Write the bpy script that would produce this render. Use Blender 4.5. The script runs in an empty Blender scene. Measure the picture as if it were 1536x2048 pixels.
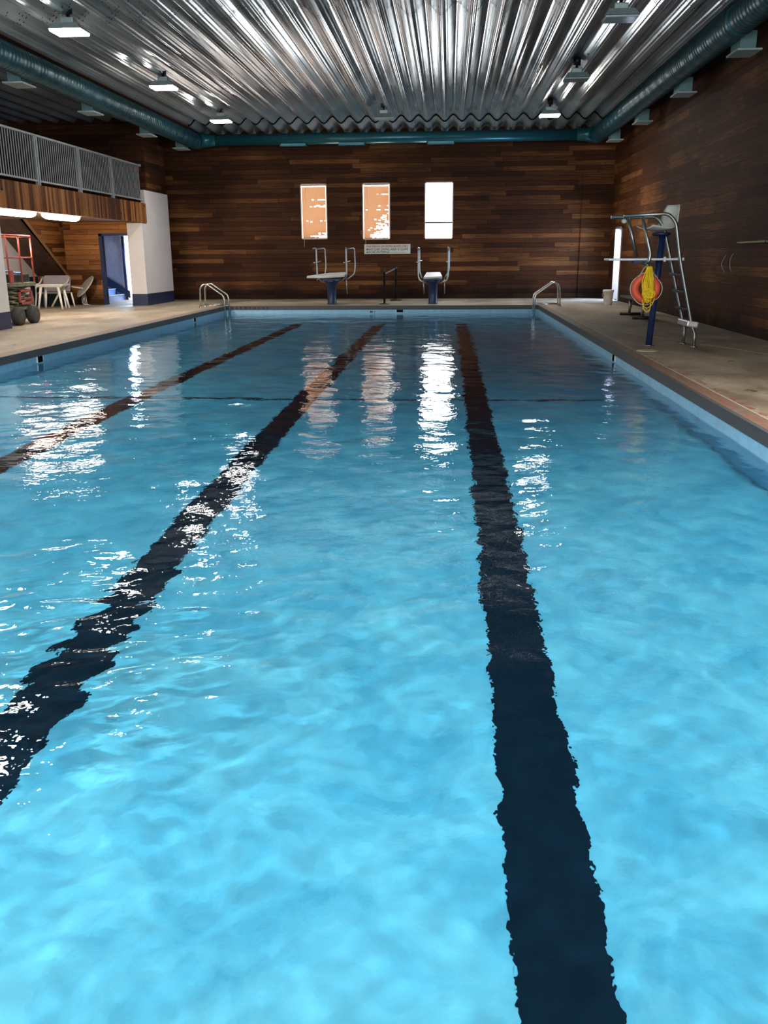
import bpy, bmesh, math, random
import numpy as np
from mathutils import Vector, Matrix, Euler
random.seed(7)
SC = bpy.context.scene
COL = SC.collection
# ------------------------------------------------------------------ camera
cam_d = bpy.data.cameras.new('camera'); cam = bpy.data.objects.new('camera', cam_d); COL.objects.link(cam)
SC.camera = cam
FPX = 1800.0; VPX, VPY = 898.0, 511.0; ROLL = math.radians(.4); H = 1.38
_d = np.array([VPX-768, 1024-VPY, -FPX]); _F = _d/np.linalg.norm(_d)
_U0 = np.array([0, -_F[2], _F[1]]); _U0 /= np.linalg.norm(_U0); _X0 = np.cross(_F, _U0)
_U = math.cos(ROLL)*_U0 - math.sin(ROLL)*_X0; _X = np.cross(_F, _U)
cam.matrix_world = Matrix([list(_X)+[0], list(_F)+[0], list(_U)+[H], [0, 0, 0, 1]])
cam_d.sensor_fit = 'VERTICAL'; cam_d.sensor_height = 36.0; cam_d.sensor_width = 27.0
cam_d.lens = FPX/2048*36.0
cam_d.clip_start = .05; cam_d.clip_end = 200
# ------------------------------------------------------------------ colour management
SC.view_settings.view_transform = 'Standard'
try: SC.view_settings.look = 'None'
except Exception: pass
SC.view_settings.exposure = 0.0
SC.view_settings.gamma = 1.0
SC.view_settings.use_curve_mapping = False
SC.cycles.max_bounces = 8
SC.cycles.diffuse_bounces = 4
SC.cycles.glossy_bounces = 4
SC.cycles.transmission_bounces = 6
SC.cycles.caustics_refractive = True
SC.cycles.caustics_reflective = False
SC.cycles.sample_clamp_indirect = 6.0
SC.cycles.blur_glossy = 0.5
SC.cycles.use_denoising = True
# ------------------------------------------------------------------ world (daylight outside the hall)
world = bpy.data.worlds.new('daylight'); SC.world = world; world.use_nodes = True
_bg = world.node_tree.nodes['Background']; _bg.inputs[0].default_value = (.75, .87, 1, 1); _bg.inputs[1].default_value = 1.5
# ------------------------------------------------------------------ lights of the hall
CAUSTIC_LAMPS = []
def area_light(name, loc, direction, sx, sy, watts, color, caustic=True, spread=None):
    l = bpy.data.lights.new(name, 'AREA'); l.shape = 'RECTANGLE'; l.size = sx; l.size_y = sy
    l.energy = watts; l.color = color
    l.cycles.is_caustics_light = caustic
    if spread: l.spread = math.radians(spread)
    o = bpy.data.objects.new(name, l); COL.objects.link(o); o.location = loc
    o.rotation_euler = Vector(direction).to_track_quat('-Z', 'Y').to_euler()
    return o
LAMP_W = 82.0
WARM = (1.0, .95, .88)
# added fill lamps for the near pool, set at made-up windows behind the photographer
for _x in (-7.5, -4.6, -1.9, .8, 3.5):
    area_light('window_daylight', (_x, -3.85, 2.9), (0, 1, -.28), 1.5, 2.2, 230.0, (.86, .95, 1.0))
# daylight through the open side door and the entrance
area_light('door_daylight', (5.75, 29.45, 1.5), (-1, -.15, -.45), .9, 1.5, 230.0, (.45, .66, 1.0), False)
area_light('entrance_daylight', (-10.64, 30.93, 1.2), (-.35, -1, -.2), .55, 1.9, 110.0, (.6, .75, 1.0), False)

# ------------------------------------------------------------------ helpers
def tag(o, label=None, cat=None, group=None, kind=None):
    if label: o['label'] = label
    if cat: o['category'] = cat
    if group: o['group'] = group
    if kind: o['kind'] = kind
    return o
def empty(name, loc=(0, 0, 0), label=None, cat=None, group=None, rz=0.0):
    o = bpy.data.objects.new(name, None); COL.objects.link(o); o.location = loc; o.rotation_euler = (0, 0, rz)
    o.empty_display_size = .1
    return tag(o, label, cat, group)
def fillet(pts, r, n=6):
    pts = [Vector(p) for p in pts]
    if len(pts) < 3: return pts
    out = [pts[0]]
    for a, b, c in zip(pts, pts[1:], pts[2:]):
        u = (a-b); v = (c-b); rr = min(r, u.length*.45, v.length*.45)
        p = b+u.normalized()*rr; q = b+v.normalized()*rr
        for k in range(n+1):
            t = k/n; out.append(p*(1-t)**2+b*2*t*(1-t)+q*t*t)
    out.append(pts[-1]); return out
class MB:
    def __init__(s): s.bm = bmesh.new(); s.mi = 0
    def _tag(s, fs, smooth=False):
        for f in fs: f.material_index = s.mi; f.smooth = smooth
    def box(s, a, b, bevel=0.0, mat=None, rot=None, pivot=None):
        a = Vector(a); b = Vector(b); lo = Vector(map(min, a, b)); hi = Vector(map(max, a, b))
        vs = [s.bm.verts.new((x, y, z)) for x in (lo.x, hi.x) for y in (lo.y, hi.y) for z in (lo.z, hi.z)]
        fs = [s.bm.faces.new([vs[i] for i in q]) for q in ((0, 1, 3, 2), (4, 6, 7, 5), (0, 4, 5, 1), (2, 3, 7, 6), (0, 2, 6, 4), (1, 5, 7, 3))]
        if rot is not None:
            pv = Vector(pivot) if pivot is not None else (lo+hi)/2
            for v in vs: v.co = pv+rot @ (v.co-pv)
        if bevel > 0:
            es = list({e for f in fs for e in f.edges})
            res = bmesh.ops.bevel(s.bm, geom=es, offset=bevel, segments=2, affect='EDGES', profile=.6)
            fs = list({f for f in res['faces']} | {f for f in fs if f.is_valid})
        s._tag(fs); return s
    def quad(s, pts):
        f = s.bm.faces.new([s.bm.verts.new(p) for p in pts]); s._tag([f]); return s
    def prism(s, pts, d):
        d = Vector(d); A = [s.bm.verts.new(p) for p in pts]; B = [s.bm.verts.new(Vector(p)+d) for p in pts]; n = len(pts)
        fs = [s.bm.faces.new(A[::-1]), s.bm.faces.new(B)]
        fs += [s.bm.faces.new((A[i], A[(i+1) % n], B[(i+1) % n], B[i])) for i in range(n)]
        s._tag(fs); return s
    def tube(s, pts, r, n=10, closed=False, fil=0.0, cap=True):
        pts = fillet(pts, fil) if fil else [Vector(p) for p in pts]
        m = len(pts); rings = []; up = None
        rs = r if isinstance(r, (list, tuple)) else [r]*m
        for i, p in enumerate(pts):
            if closed: t = (pts[(i+1) % m]-pts[i-1])
            else: t = pts[min(i+1, m-1)]-pts[max(i-1, 0)]
            t.normalize()
            if up is None: up = t.orthogonal().normalized()
            else:
                up = up-t*up.dot(t)
                up = up.normalized() if up.length > 1e-6 else t.orthogonal().normalized()
            w = t.cross(up)
            rings.append([s.bm.verts.new(p+(up*math.cos(k*2*math.pi/n)+w*math.sin(k*2*math.pi/n))*rs[i]) for k in range(n)])
        fs = []
        for i in range(m if closed else m-1):
            A = rings[i]; B = rings[(i+1) % m]
            fs += [s.bm.faces.new((A[k], A[(k+1) % n], B[(k+1) % n], B[k])) for k in range(n)]
        s._tag(fs, True)
        if not closed and cap:
            s._tag([s.bm.faces.new(rings[0][::-1]), s.bm.faces.new(rings[-1])])
        return s
    def lathe(s, prof, c, n=24, axis='Z', smooth=True):
        c = Vector(c); rings = []
        for r, h in prof:
            ring = []
            for k in range(n):
                a = k*2*math.pi/n; x, y = r*math.cos(a), r*math.sin(a)
                q = {'Z': (x, y, h), 'Y': (x, h, y), 'X': (h, x, y)}[axis]
                ring.append(s.bm.verts.new(c+Vector(q)))
            rings.append(ring)
        fs = []
        for A, B in zip(rings, rings[1:]): fs += [s.bm.faces.new((A[k], A[(k+1) % n], B[(k+1) % n], B[k])) for k in range(n)]
        s._tag(fs, smooth)
        s._tag([s.bm.faces.new(rings[0][::-1]), s.bm.faces.new(rings[-1])])
        return s
    def build(s, name, mats, parent=None, kind=None, label=None):
        bmesh.ops.recalc_face_normals(s.bm, faces=s.bm.faces[:])
        me = bpy.data.meshes.new(name); s.bm.to_mesh(me); s.bm.free()
        for m in (mats if isinstance(mats, (list, tuple)) else [mats]): me.materials.append(m)
        o = bpy.data.objects.new(name, me); COL.objects.link(o)
        if parent is not None: o.parent = parent
        if kind: o['kind'] = kind
        if label: o['label'] = label
        return o
def children_of(o): return [c for c in bpy.data.objects if c.parent == o]
def copy_tree(o, parent=None):
    c = o.copy(); COL.objects.link(c); c.parent = parent
    for ch in children_of(o): copy_tree(ch, c)
    return c

# ------------------------------------------------------------------ materials
def srgb(r, g, b): return tuple(((c/255)/12.92 if c/255 <= .04045 else ((c/255+.055)/1.055)**2.4) for c in (r, g, b))
def mat(name, col, rough=.6, metal=0.0, emit=0.0, spec=.5, **kw):
    m = bpy.data.materials.new(name); m.use_nodes = True; nt = m.node_tree
    b = nt.nodes['Principled BSDF']
    b.inputs['Base Color'].default_value = (*col, 1); b.inputs['Roughness'].default_value = rough
    b.inputs['Metallic'].default_value = metal; b.inputs['Specular IOR Level'].default_value = spec
    if emit: b.inputs['Emission Color'].default_value = (*col, 1); b.inputs['Emission Strength'].default_value = emit
    # every surface carries a little procedural wear
    if not emit and not kw.get('plain'):
        N = nodes(nt); co = N('ShaderNodeTexCoord').outputs['Object']
        no = N('ShaderNodeTexNoise', {'Scale': kw.get('ns', 9.0), 'Detail': 4.0}, Vector=co)
        rp = N('ShaderNodeMapRange', {'From Min': .3, 'From Max': .7, 'To Min': 1-kw.get('var', .12), 'To Max': 1+kw.get('var', .12)*.6}, Value=no.outputs[0])
        mx = N('ShaderNodeVectorMath', {0: (*col,)}, op='SCALE'); nt.links.new(rp.outputs[0], mx.inputs['Scale'])
        nt.links.new(mx.outputs[0], b.inputs['Base Color'])
    return m
def nodes(nt):
    def N(t, vals=None, op=None, **links):
        n = nt.nodes.new(t)
        if op:
            n.operation = op
        for k, v in (vals or {}).items(): n.inputs[k].default_value = v
        for k, v in links.items():
            kk = k.replace('_', ' ')
            if kk.startswith('i') and kk[1:].isdigit(): nt.links.new(v, n.inputs[int(kk[1:])])
            else: nt.links.new(v, n.inputs[kk])
        return n
    return N
def wood_planks(name, u, v, ph=.147, length=2.3, gain=1.0, dark=(.017, .0055, .0030), mid=(.078, .0275, .0105), light=(.42, .175, .054), bias=0.0, damp=True, var=.42):
    m = bpy.data.materials.new(name); m.use_nodes = True; nt = m.node_tree; N = nodes(nt)
    b = nt.nodes['Principled BSDF']
    sep = N('ShaderNodeSeparateXYZ', Vector=N('ShaderNodeTexCoord').outputs['Object'])
    U = sep.outputs[u]; V = sep.outputs[v]
    def M(op, a, c=None, val=None):
        n = nt.nodes.new('ShaderNodeMath'); n.operation = op
        for i, q in enumerate((a, c)):
            if q is None: continue
            if isinstance(q, (int, float)): n.inputs[i].default_value = q
            else: nt.links.new(q, n.inputs[i])
        return n.outputs[0]
    vr = M('DIVIDE', V, ph); row = M('FLOOR', vr); fv = M('FRACT', vr)
    rr = N('ShaderNodeTexWhiteNoise'); rr.noise_dimensions = '1D'; nt.links.new(row, rr.inputs['W'])
    uu = M('ADD', M('DIVIDE', U, length), M('MULTIPLY', rr.outputs[0], 17.3)); cu = M('FLOOR', uu); fu = M('FRACT', uu)
    cid = N('ShaderNodeCombineXYZ'); nt.links.new(row, cid.inputs[0]); nt.links.new(cu, cid.inputs[1])
    wn = N('ShaderNodeTexWhiteNoise', Vector=cid.outputs[0])
    # grain
    gv = N('ShaderNodeCombineXYZ'); nt.links.new(M('MULTIPLY', U, 1.6), gv.inputs[0]); nt.links.new(M('MULTIPLY', V, 42.0), gv.inputs[1]); nt.links.new(M('MULTIPLY', wn.outputs[0], 30.0), gv.inputs[2])
    g = N('ShaderNodeTexNoise', {'Scale': 1.0, 'Detail': 5.0, 'Roughness': .65, 'Distortion': .6}, Vector=gv.outputs[0])
    kv = N('ShaderNodeCombineXYZ'); nt.links.new(M('MULTIPLY', U, 3.5), kv.inputs[0]); nt.links.new(M('MULTIPLY', V, 7.0), kv.inputs[1])
    kn = N('ShaderNodeTexVoronoi', {'Scale': 1.0}, Vector=kv.outputs[0])
    knot = N('ShaderNodeMapRange', {'From Min': .05, 'From Max': .13, 'To Min': .35, 'To Max': 1.0}, Value=kn.outputs[0])
    big = N('ShaderNodeTexNoise', {'Scale': .35, 'Detail': 2.0}, Vector=N('ShaderNodeTexCoord').outputs['Object'])
    f = M('ADD', M('ADD', M('MULTIPLY', wn.outputs[0], var), M('MULTIPLY', g.outputs[0], .62)), M('ADD', M('MULTIPLY', big.outputs[0], .8), bias-.46-(var-.42)*.5))
    cr = nt.nodes.new('ShaderNodeValToRGB'); nt.links.new(f, cr.inputs[0]); e = cr.color_ramp.elements
    e[0].position = .08; e[0].color = (*[c*gain for c in dark], 1); e[1].position = 1.0; e[1].color = (*[c*gain for c in light], 1)
    x = e.new(.55); x.color = (*[c*gain for c in mid], 1)
    # joints
    jv = M('LESS_THAN', fv, .05); ju = M('LESS_THAN', fu, .004)
    joint = M('MAXIMUM', jv, ju)
    k = M('MULTIPLY', M('SUBTRACT', 1.0, M('MULTIPLY', joint, .8)), knot.outputs[0])
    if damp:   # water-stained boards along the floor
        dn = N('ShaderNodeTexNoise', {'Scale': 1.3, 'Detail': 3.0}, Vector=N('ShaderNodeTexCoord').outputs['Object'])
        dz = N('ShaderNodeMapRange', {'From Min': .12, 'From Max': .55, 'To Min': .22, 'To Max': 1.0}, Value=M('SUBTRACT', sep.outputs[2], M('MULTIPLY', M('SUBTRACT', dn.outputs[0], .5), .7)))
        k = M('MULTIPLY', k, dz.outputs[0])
    sc = N('ShaderNodeVectorMath', op='SCALE'); nt.links.new(cr.outputs[0], sc.inputs[0]); nt.links.new(k, sc.inputs['Scale'])
    nt.links.new(sc.outputs[0], b.inputs['Base Color']); b.inputs['Roughness'].default_value = .62; b.inputs['Specular IOR Level'].default_value = .12
    bp = N('ShaderNodeBump', {'Strength': .9, 'Distance': .02})
    hgt = M('ADD', M('MULTIPLY', joint, -1.0), M('ADD', M('MULTIPLY', wn.outputs[0], .35), M('MULTIPLY', g.outputs[0], .15)))
    nt.links.new(hgt, bp.inputs['Height']); nt.links.new(bp.outputs[0], b.inputs['Normal'])
    return m
WOOD_BACK = wood_planks('cedar_planks_back', 0, 2)
WOOD_RIGHT = wood_planks('cedar_planks_right', 1, 2, ph=.165, length=3.1, bias=.05, var=.3, gain=1.3)
WOOD_LEFT = wood_planks('cedar_planks_left', 1, 2, ph=.12, length=1.4, bias=.25, gain=1.2)  # brightened: lamp light on the stair wall is put into the colour
WOOD_END_LIT = wood_planks('cedar_planks_end_lit', 0, 2, length=1.5, bias=.3, gain=1.2)  # lit copy of the cedar: glow under the balcony put into the colour
WOOD_END_SHADED = wood_planks('cedar_planks_end_shaded', 0, 2, bias=-.15)  # darker copy of the same boards: shade above the balcony put into the colour
WOOD_RETURN_SHADED = wood_planks('cedar_planks_return_shaded', 1, 2, bias=-.08)  # darkened likewise, shade high on the return wall painted in
WOOD_FASCIA = wood_planks('cedar_fascia_boards', 2, 1, ph=.105, length=9.0, gain=1.0, bias=.18, damp=False)
WOOD_BEAM = mat('beam_wood', (.10, .05, .028), .6)
TRIMWOOD = mat('trim_wood', (.34, .2, .09), .5)

def deck_material():
    m = bpy.data.materials.new('worn_concrete'); m.use_nodes = True; nt = m.node_tree; N = nodes(nt); b = nt.nodes['Principled BSDF']
    co = N('ShaderNodeTexCoord').outputs['Object']
    mp = N('ShaderNodeMapping', {'Scale': (1.0, .55, 1.0)}, Vector=co)
    n1 = N('ShaderNodeTexNoise', {'Scale': 1.1, 'Detail': 6.0, 'Roughness': .6}, Vector=mp.outputs[0])
    n2 = N('ShaderNodeTexNoise', {'Scale': 14.0, 'Detail': 5.0}, Vector=co)
    cr = nt.nodes.new('ShaderNodeValToRGB'); nt.links.new(n1.outputs[0], cr.inputs[0]); e = cr.color_ramp.elements
    e[0].position = .32; e[0].color = (.17, .13, .088, 1); e[1].position = .66; e[1].color = (.40, .33, .24, 1)
    v = N('ShaderNodeMapRange', {'From Min': .3, 'From Max': .7, 'To Min': .82, 'To Max': 1.12}, Value=n2.outputs[0])
    sc = N('ShaderNodeVectorMath', op='SCALE'); nt.links.new(cr.outputs[0], sc.inputs[0]); nt.links.new(v.outputs[0], sc.inputs['Scale'])
    # chips and dark blots
    n3 = N('ShaderNodeTexNoise', {'Scale': 3.2, 'Detail': 4.0, 'Roughness': .7}, Vector=N('ShaderNodeMapping', {'Location': (3, 8, 0), 'Scale': (1, .8, 1)}, Vector=co).outputs[0])
    bl = N('ShaderNodeMapRange', {'From Min': .64, 'From Max': .67}, Value=n3.outputs[0])
    mx = N('ShaderNodeMix'); mx.data_type = 'RGBA'; nt.links.new(bl.outputs[0], mx.inputs[0]); nt.links.new(sc.outputs[0], mx.inputs[6]); mx.inputs[7].default_value = (.11, .075, .05, 1)
    # old red paint along the pool edge
    sep = N('ShaderNodeSeparateXYZ', Vector=co)
    def band(o, a, c, fa, fc):
        p = N('ShaderNodeMapRange', {'From Min': a, 'From Max': a+fa}, Value=o); q = N('ShaderNodeMapRange', {'From Min': c-fc, 'From Max': c, 'To Min': 1.0, 'To Max': 0.0}, Value=o)
        r = N('ShaderNodeMath', op='MULTIPLY', i0=p.outputs[0], i1=q.outputs[0]); return r.outputs[0]
    n4 = N('ShaderNodeTexNoise', {'Scale': 7.0, 'Detail': 5.0, 'Roughness': .75}, Vector=N('ShaderNodeMapping', {'Scale': (1, .5, 1)}, Vector=co).outputs[0])
    rp = N('ShaderNodeMath', op='MULTIPLY', i0=band(sep.outputs[0], 2.5, 2.95, .02, .15), i1=band(sep.outputs[1], 3.0, 13.2, .5, 1.0))
    r2 = N('ShaderNodeMath', op='MULTIPLY', i0=rp.outputs[0], i1=N('ShaderNodeMapRange', {'From Min': .5, 'From Max': .56}, Value=n4.outputs[0]).outputs[0])
    mr = N('ShaderNodeMix'); mr.data_type = 'RGBA'; nt.links.new(r2.outputs[0], mr.inputs[0]); nt.links.new(mx.outputs[2], mr.inputs[6]); mr.inputs[7].default_value = (.22, .085, .055, 1)
    nt.links.new(mr.outputs[2], b.inputs['Base Color'])
    rg = N('ShaderNodeMapRange', {'From Min': .3, 'From Max': .7, 'To Min': .45, 'To Max': .8}, Value=n1.outputs[0]); nt.links.new(rg.outputs[0], b.inputs['Roughness'])
    bp = N('ShaderNodeBump', {'Strength': .35, 'Distance': .01}); nt.links.new(n2.outputs[0], bp.inputs['Height']); nt.links.new(bp.outputs[0], b.inputs['Normal'])
    return m
DECK = deck_material()
def basin_paint():
    m = bpy.data.materials.new('pool_paint'); m.use_nodes = True; nt = m.node_tree; N = nodes(nt); b = nt.nodes['Principled BSDF']
    co = N('ShaderNodeTexCoord').outputs['Object']
    n1 = N('ShaderNodeTexNoise', {'Scale': 1.9, 'Detail': 7.0, 'Roughness': .66, 'Distortion': .5}, Vector=co)
    cr = nt.nodes.new('ShaderNodeValToRGB'); nt.links.new(n1.outputs[0], cr.inputs[0]); e = cr.color_ramp.elements
    e[0].position = .36; e[0].color = (.34, .55, .64, 1); e[1].position = .66; e[1].color = (.76, .83, .83, 1)
    nt.links.new(cr.outputs[0], b.inputs['Base Color']); b.inputs['Roughness'].default_value = .75; b.inputs['Specular IOR Level'].default_value = .1
    return m
BASIN = basin_paint()
BASIN_WALL = mat('pool_wall_paint', (.36, .66, .86), .5)
LINE = mat('black_line_paint', (.006, .012, .022), .6, spec=.1)
LINE_RED = mat('black_line_paint_reddish', (.02, .012, .014), .6, spec=.1)  # slightly redder black, even over the whole line
COPING = mat('coping_dark_tile', (.085, .082, .08), .55, ns=25)
COPTOP = mat('coping_top_concrete', (.2, .14, .105), .6, ns=14, var=.3)
def _worn_red():
    nt = COPTOP.node_tree; N = nodes(nt); b = nt.nodes['Principled BSDF']; src = b.inputs['Base Color'].links[0].from_socket
    co = N('ShaderNodeTexCoord').outputs['Object']; sep = N('ShaderNodeSeparateXYZ', Vector=co)
    n = N('ShaderNodeTexNoise', {'Scale': 5.0, 'Detail': 6.0, 'Roughness': .75}, Vector=N('ShaderNodeMapping', {'Scale': (1, .45, 1)}, Vector=co).outputs[0])
    a = N('ShaderNodeMapRange', {'From Min': .47, 'From Max': .56, 'To Max': .85}, Value=n.outputs[0])
    y = N('ShaderNodeMapRange', {'From Min': 12.0, 'From Max': 15.0, 'To Min': 1.0, 'To Max': .0}, Value=sep.outputs[1])
    x = N('ShaderNodeMapRange', {'From Min': 2.5, 'From Max': 2.56}, Value=sep.outputs[0])
    k = N('ShaderNodeMath', op='MULTIPLY', i0=a.outputs[0], i1=N('ShaderNodeMath', op='MULTIPLY', i0=y.outputs[0], i1=x.outputs[0]).outputs[0])
    mx = N('ShaderNodeMix'); mx.data_type = 'RGBA'; nt.links.new(k.outputs[0], mx.inputs[0]); nt.links.new(src, mx.inputs[6]); mx.inputs[7].default_value = (.24, .095, .065, 1)
    nt.links.new(mx.outputs[2], b.inputs['Base Color'])
_worn_red()
def galvanised():
    m = bpy.data.materials.new('galvanised_steel'); m.use_nodes = True; nt = m.node_tree; N = nodes(nt); b = nt.nodes['Principled BSDF']
    co = N('ShaderNodeTexCoord').outputs['Object']
    n1 = N('ShaderNodeTexNoise', {'Scale': .5, 'Detail': 2.0, 'Roughness': .5}, Vector=co)
    cr = nt.nodes.new('ShaderNodeValToRGB'); nt.links.new(n1.outputs[0], cr.inputs[0]); e = cr.color_ramp.elements
    e[0].position = .3; e[0].color = (.30, .36, .375, 1); e[1].position = .7; e[1].color = (.47, .51, .515, 1)
    nt.links.new(cr.outputs[0], b.inputs['Base Color']); b.inputs['Metallic'].default_value = .4
    rg = N('ShaderNodeMapRange', {'From Min': .3, 'From Max': .7, 'To Min': .13, 'To Max': .2}, Value=n1.outputs[0]); nt.links.new(rg.outputs[0], b.inputs['Roughness'])
    return m
GALV = galvanised()
def duct_metal():
    m = bpy.data.materials.new('spiral_duct_paint'); m.use_nodes = True; nt = m.node_tree; N = nodes(nt); b = nt.nodes['Principled BSDF']
    b.inputs['Base Color'].default_value = (.02, .10, .125, 1); b.inputs['Metallic'].default_value = .35; b.inputs['Roughness'].default_value = .34
    wv = N('ShaderNodeTexWave', {'Scale': 2.6, 'Distortion': 0.0}, Vector=N('ShaderNodeTexCoord').outputs['Object']); wv.bands_direction = 'Y'
    bp = N('ShaderNodeBump', {'Strength': .5, 'Distance': .01}); nt.links.new(wv.outputs[0], bp.inputs['Height']); nt.links.new(bp.outputs[0], b.inputs['Normal'])
    return m
DUCT = duct_metal()
DUCTP = mat('cross_duct_paint', (.02, .14, .175), .3, .3)
VENT = mat('diffuser_paint', (.2, .36, .36), .4, .3)
VENTFACE = mat('diffuser_grille', (.5, .6, .58), .45)
WHITEP = mat('white_wall_paint', (.70, .66, .64), .6, var=.05, ns=2.0)
NAVY = mat('navy_paint', (.012, .022, .07), .45)
NAVYD = mat('door_frame_paint', (.016, .03, .10), .4)
CHROME = mat('stainless_tube', (.62, .62, .6), .22, 1.0, plain=True)
DULLCHROME = mat('dull_tube', (.42, .42, .4), .38, 1.0, plain=True)
RAILP = mat('grey_rail_paint', (.33, .36, .37), .4, .3)
WPLAST = mat('white_plastic', (.86, .84, .76), .45)
WPLASTD = mat('weathered_white_plastic', (.55, .52, .45), .5)
BLACK = mat('black_rubber', (.012, .012, .012), .5)
DARKMETAL = mat('dark_metal', (.03, .03, .033), .4, .5)
ORANGE = mat('ring_orange', (.9, .13, .05), .5)
YELLOW = mat('yellow_rope', (1.0, .68, .01), .6)
BOLTM = mat('bolt_washer_black', (.008, .012, .015), 1.0, spec=0.0)  # dull black for washers, closure strip and outlet openings
ROPEW = mat('white_rope', (.7, .62, .52), .7)
LIFTR = mat('lift_red_paint', (.42, .075, .05), .5)
LIFTG = mat('lift_green_paint', (.2, .2, .105), .6, var=.5)
HUBM = mat('hub_metal', (.07, .07, .05), .6)
TYRE = mat('tyre_rubber', (.055, .052, .045), .8)
GREYP = mat('grey_plastic', (.33, .3, .33), .5)
BOARDM = mat('board_white', (.62, .64, .62), .5)
BLUEP = mat('pedestal_blue', (.01, .028, .09), .4)
PANE = mat('bright_sky_pane', (.93, .97, 1.0), emit=12.0)
FRAME = mat('window_frame_paint', (.8, .62, .52), .5)
def slat_material():
    m = bpy.data.materials.new('blind_slat_vinyl'); m.use_nodes = True; nt = m.node_tree; nt.nodes.clear(); N = nodes(nt)
    o = N('ShaderNodeOutputMaterial'); d = N('ShaderNodeBsdfDiffuse', {'Color': (.5, .33, .21, 1)}); t = N('ShaderNodeBsdfTranslucent', {'Color': (.95, .64, .40, 1)})
    a = N('ShaderNodeMixShader', {0: .036}); nt.links.new(d.outputs[0], a.inputs[1]); nt.links.new(t.outputs[0], a.inputs[2]); nt.links.new(a.outputs[0], o.inputs[0]); return m
SLAT = slat_material()
LENS_ON = mat('lit_lens', (1.0, .96, .9), emit=70.0)
TUBE_ON = mat('lit_diffuser', (1.0, .90, .80), emit=22.0)
LENS_OFF = mat('unlit_lens', (.55, .66, .68), .15, spec=.8)
HOUSING = mat('lamp_housing', (.42, .5, .5), .4, .3)
YELLOWP = mat('pole_yellow', (.45, .5, .16), .5)
def water_material():
    m = bpy.data.materials.new('pool_water'); m.use_nodes = True; nt = m.node_tree; nt.nodes.clear(); N = nodes(nt)
    o = N('ShaderNodeOutputMaterial'); g = N('ShaderNodeBsdfGlass', {'Roughness': 0.0, 'IOR': 1.33, 'Color': (1, 1, 1, 1)}); nt.links.new(g.outputs[0], o.inputs[0])
    va = N('ShaderNodeVolumeAbsorption', {'Color': (.18, .785, .922, 1), 'Density': .39}); nt.links.new(va.outputs[0], o.inputs['Volume'])
    co = N('ShaderNodeTexCoord').outputs['Object']
    n1 = N('ShaderNodeTexNoise', {'Scale': 9.0, 'Detail': 3.0, 'Roughness': .55}, Vector=co)
    bp = N('ShaderNodeBump', {'Strength': .35, 'Distance': .012}); nt.links.new(n1.outputs[0], bp.inputs['Height']); nt.links.new(bp.outputs[0], g.inputs['Normal'])
    return m
WATER = water_material()
# ================================================================== STRUCTURE
XR, YB, ZC = 5.22, 31.0, 5.33          # right wall, back wall, ceiling
PX0, PX1, PY0, PY1 = -6.45, 2.55, .9, 26.45   # pool
WL = -.22
YF = -4.0
# --- floor: deck around the pool
m = MB()
m.box((-14.2, YF, -.16), (PX0-.3, YB+2.5, 0)); m.box((PX1+.2, YF, -.16), (XR+.02, YB+.1, 0))
m.box((PX0-.3, PY1+.3, -.16), (PX1+.2, YB+.1, 0)); m.box((PX0-.3, YF, -.16), (PX1+.2, PY0-.3, 0))
m.build('floor', DECK, kind='structure')
# --- coping: concrete cap with a dark tile face towards the water
m = MB()
for a, b in (((PX1, PY0-.3, -.1), (PX1+.2, PY1+.3, .004)), ((PX0-.3, PY0-.3, -.1), (PX0, PY1+.3, .004)),
             ((PX0, PY1, -.1), (PX1, PY1+.3, .004)), ((PX0, PY0-.3, -.1), (PX1, PY0, .004))):
    m.mi = 1; m.box(a, b)
m.mi = 0
e = .012
m.box((PX1-e, PY0, -.105), (PX1+.035, PY1, .008)); m.box((PX0-.06, PY0, -.105), (PX0+e, PY1, .008))
m.box((PX0-.06, PY1-e, -.105), (PX1+.035, PY1+.08, .008)); m.box((PX0-.06, PY0-.06, -.105), (PX1+.035, PY0+e, .008))
m.build('trim_1', [COPING, COPTOP], kind='structure')
# --- basin
def fz(y):
    return -1.0 if y <= 11.4 and False else (-.95-.022*(y-PY0) if y <= 11.4 else -.95-.022*(11.4-PY0)-.072*(y-11.4))
m = MB()
ysb = [PY0, 6.0, 11.4, 16.0, 21.0, PY1]
for a, b in zip(ysb, ysb[1:]):
    m.quad([(PX0, a, fz(a)), (PX1, a, fz(a)), (PX1, b, fz(b)), (PX0, b, fz(b))])
basin_floor = m
o = m.build('pool_floor', BASIN, kind='structure'); RECV = [o]
for p in o.data.polygons: p.use_smooth = True
def flip_up(ob):
    me = ob.data
    if sum(p.normal.z for p in me.polygons) < 0: me.flip_normals()
flip_up(o)
m = MB()
m.box((PX1, PY0-.2, -2.7), (PX1+.2, PY1+.2, -.1)); m.box((PX0-.2, PY0-.2, -2.7), (PX0, PY1+.2, -.1))
m.box((PX0-.2, PY1, -2.7), (PX1+.2, PY1+.2, -.1)); m.box((PX0-.2, PY0-.2, -2.7), (PX1+.2, PY0, -.1))
RECV.append(m.build('pool_wall', BASIN_WALL, kind='structure'))
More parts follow.
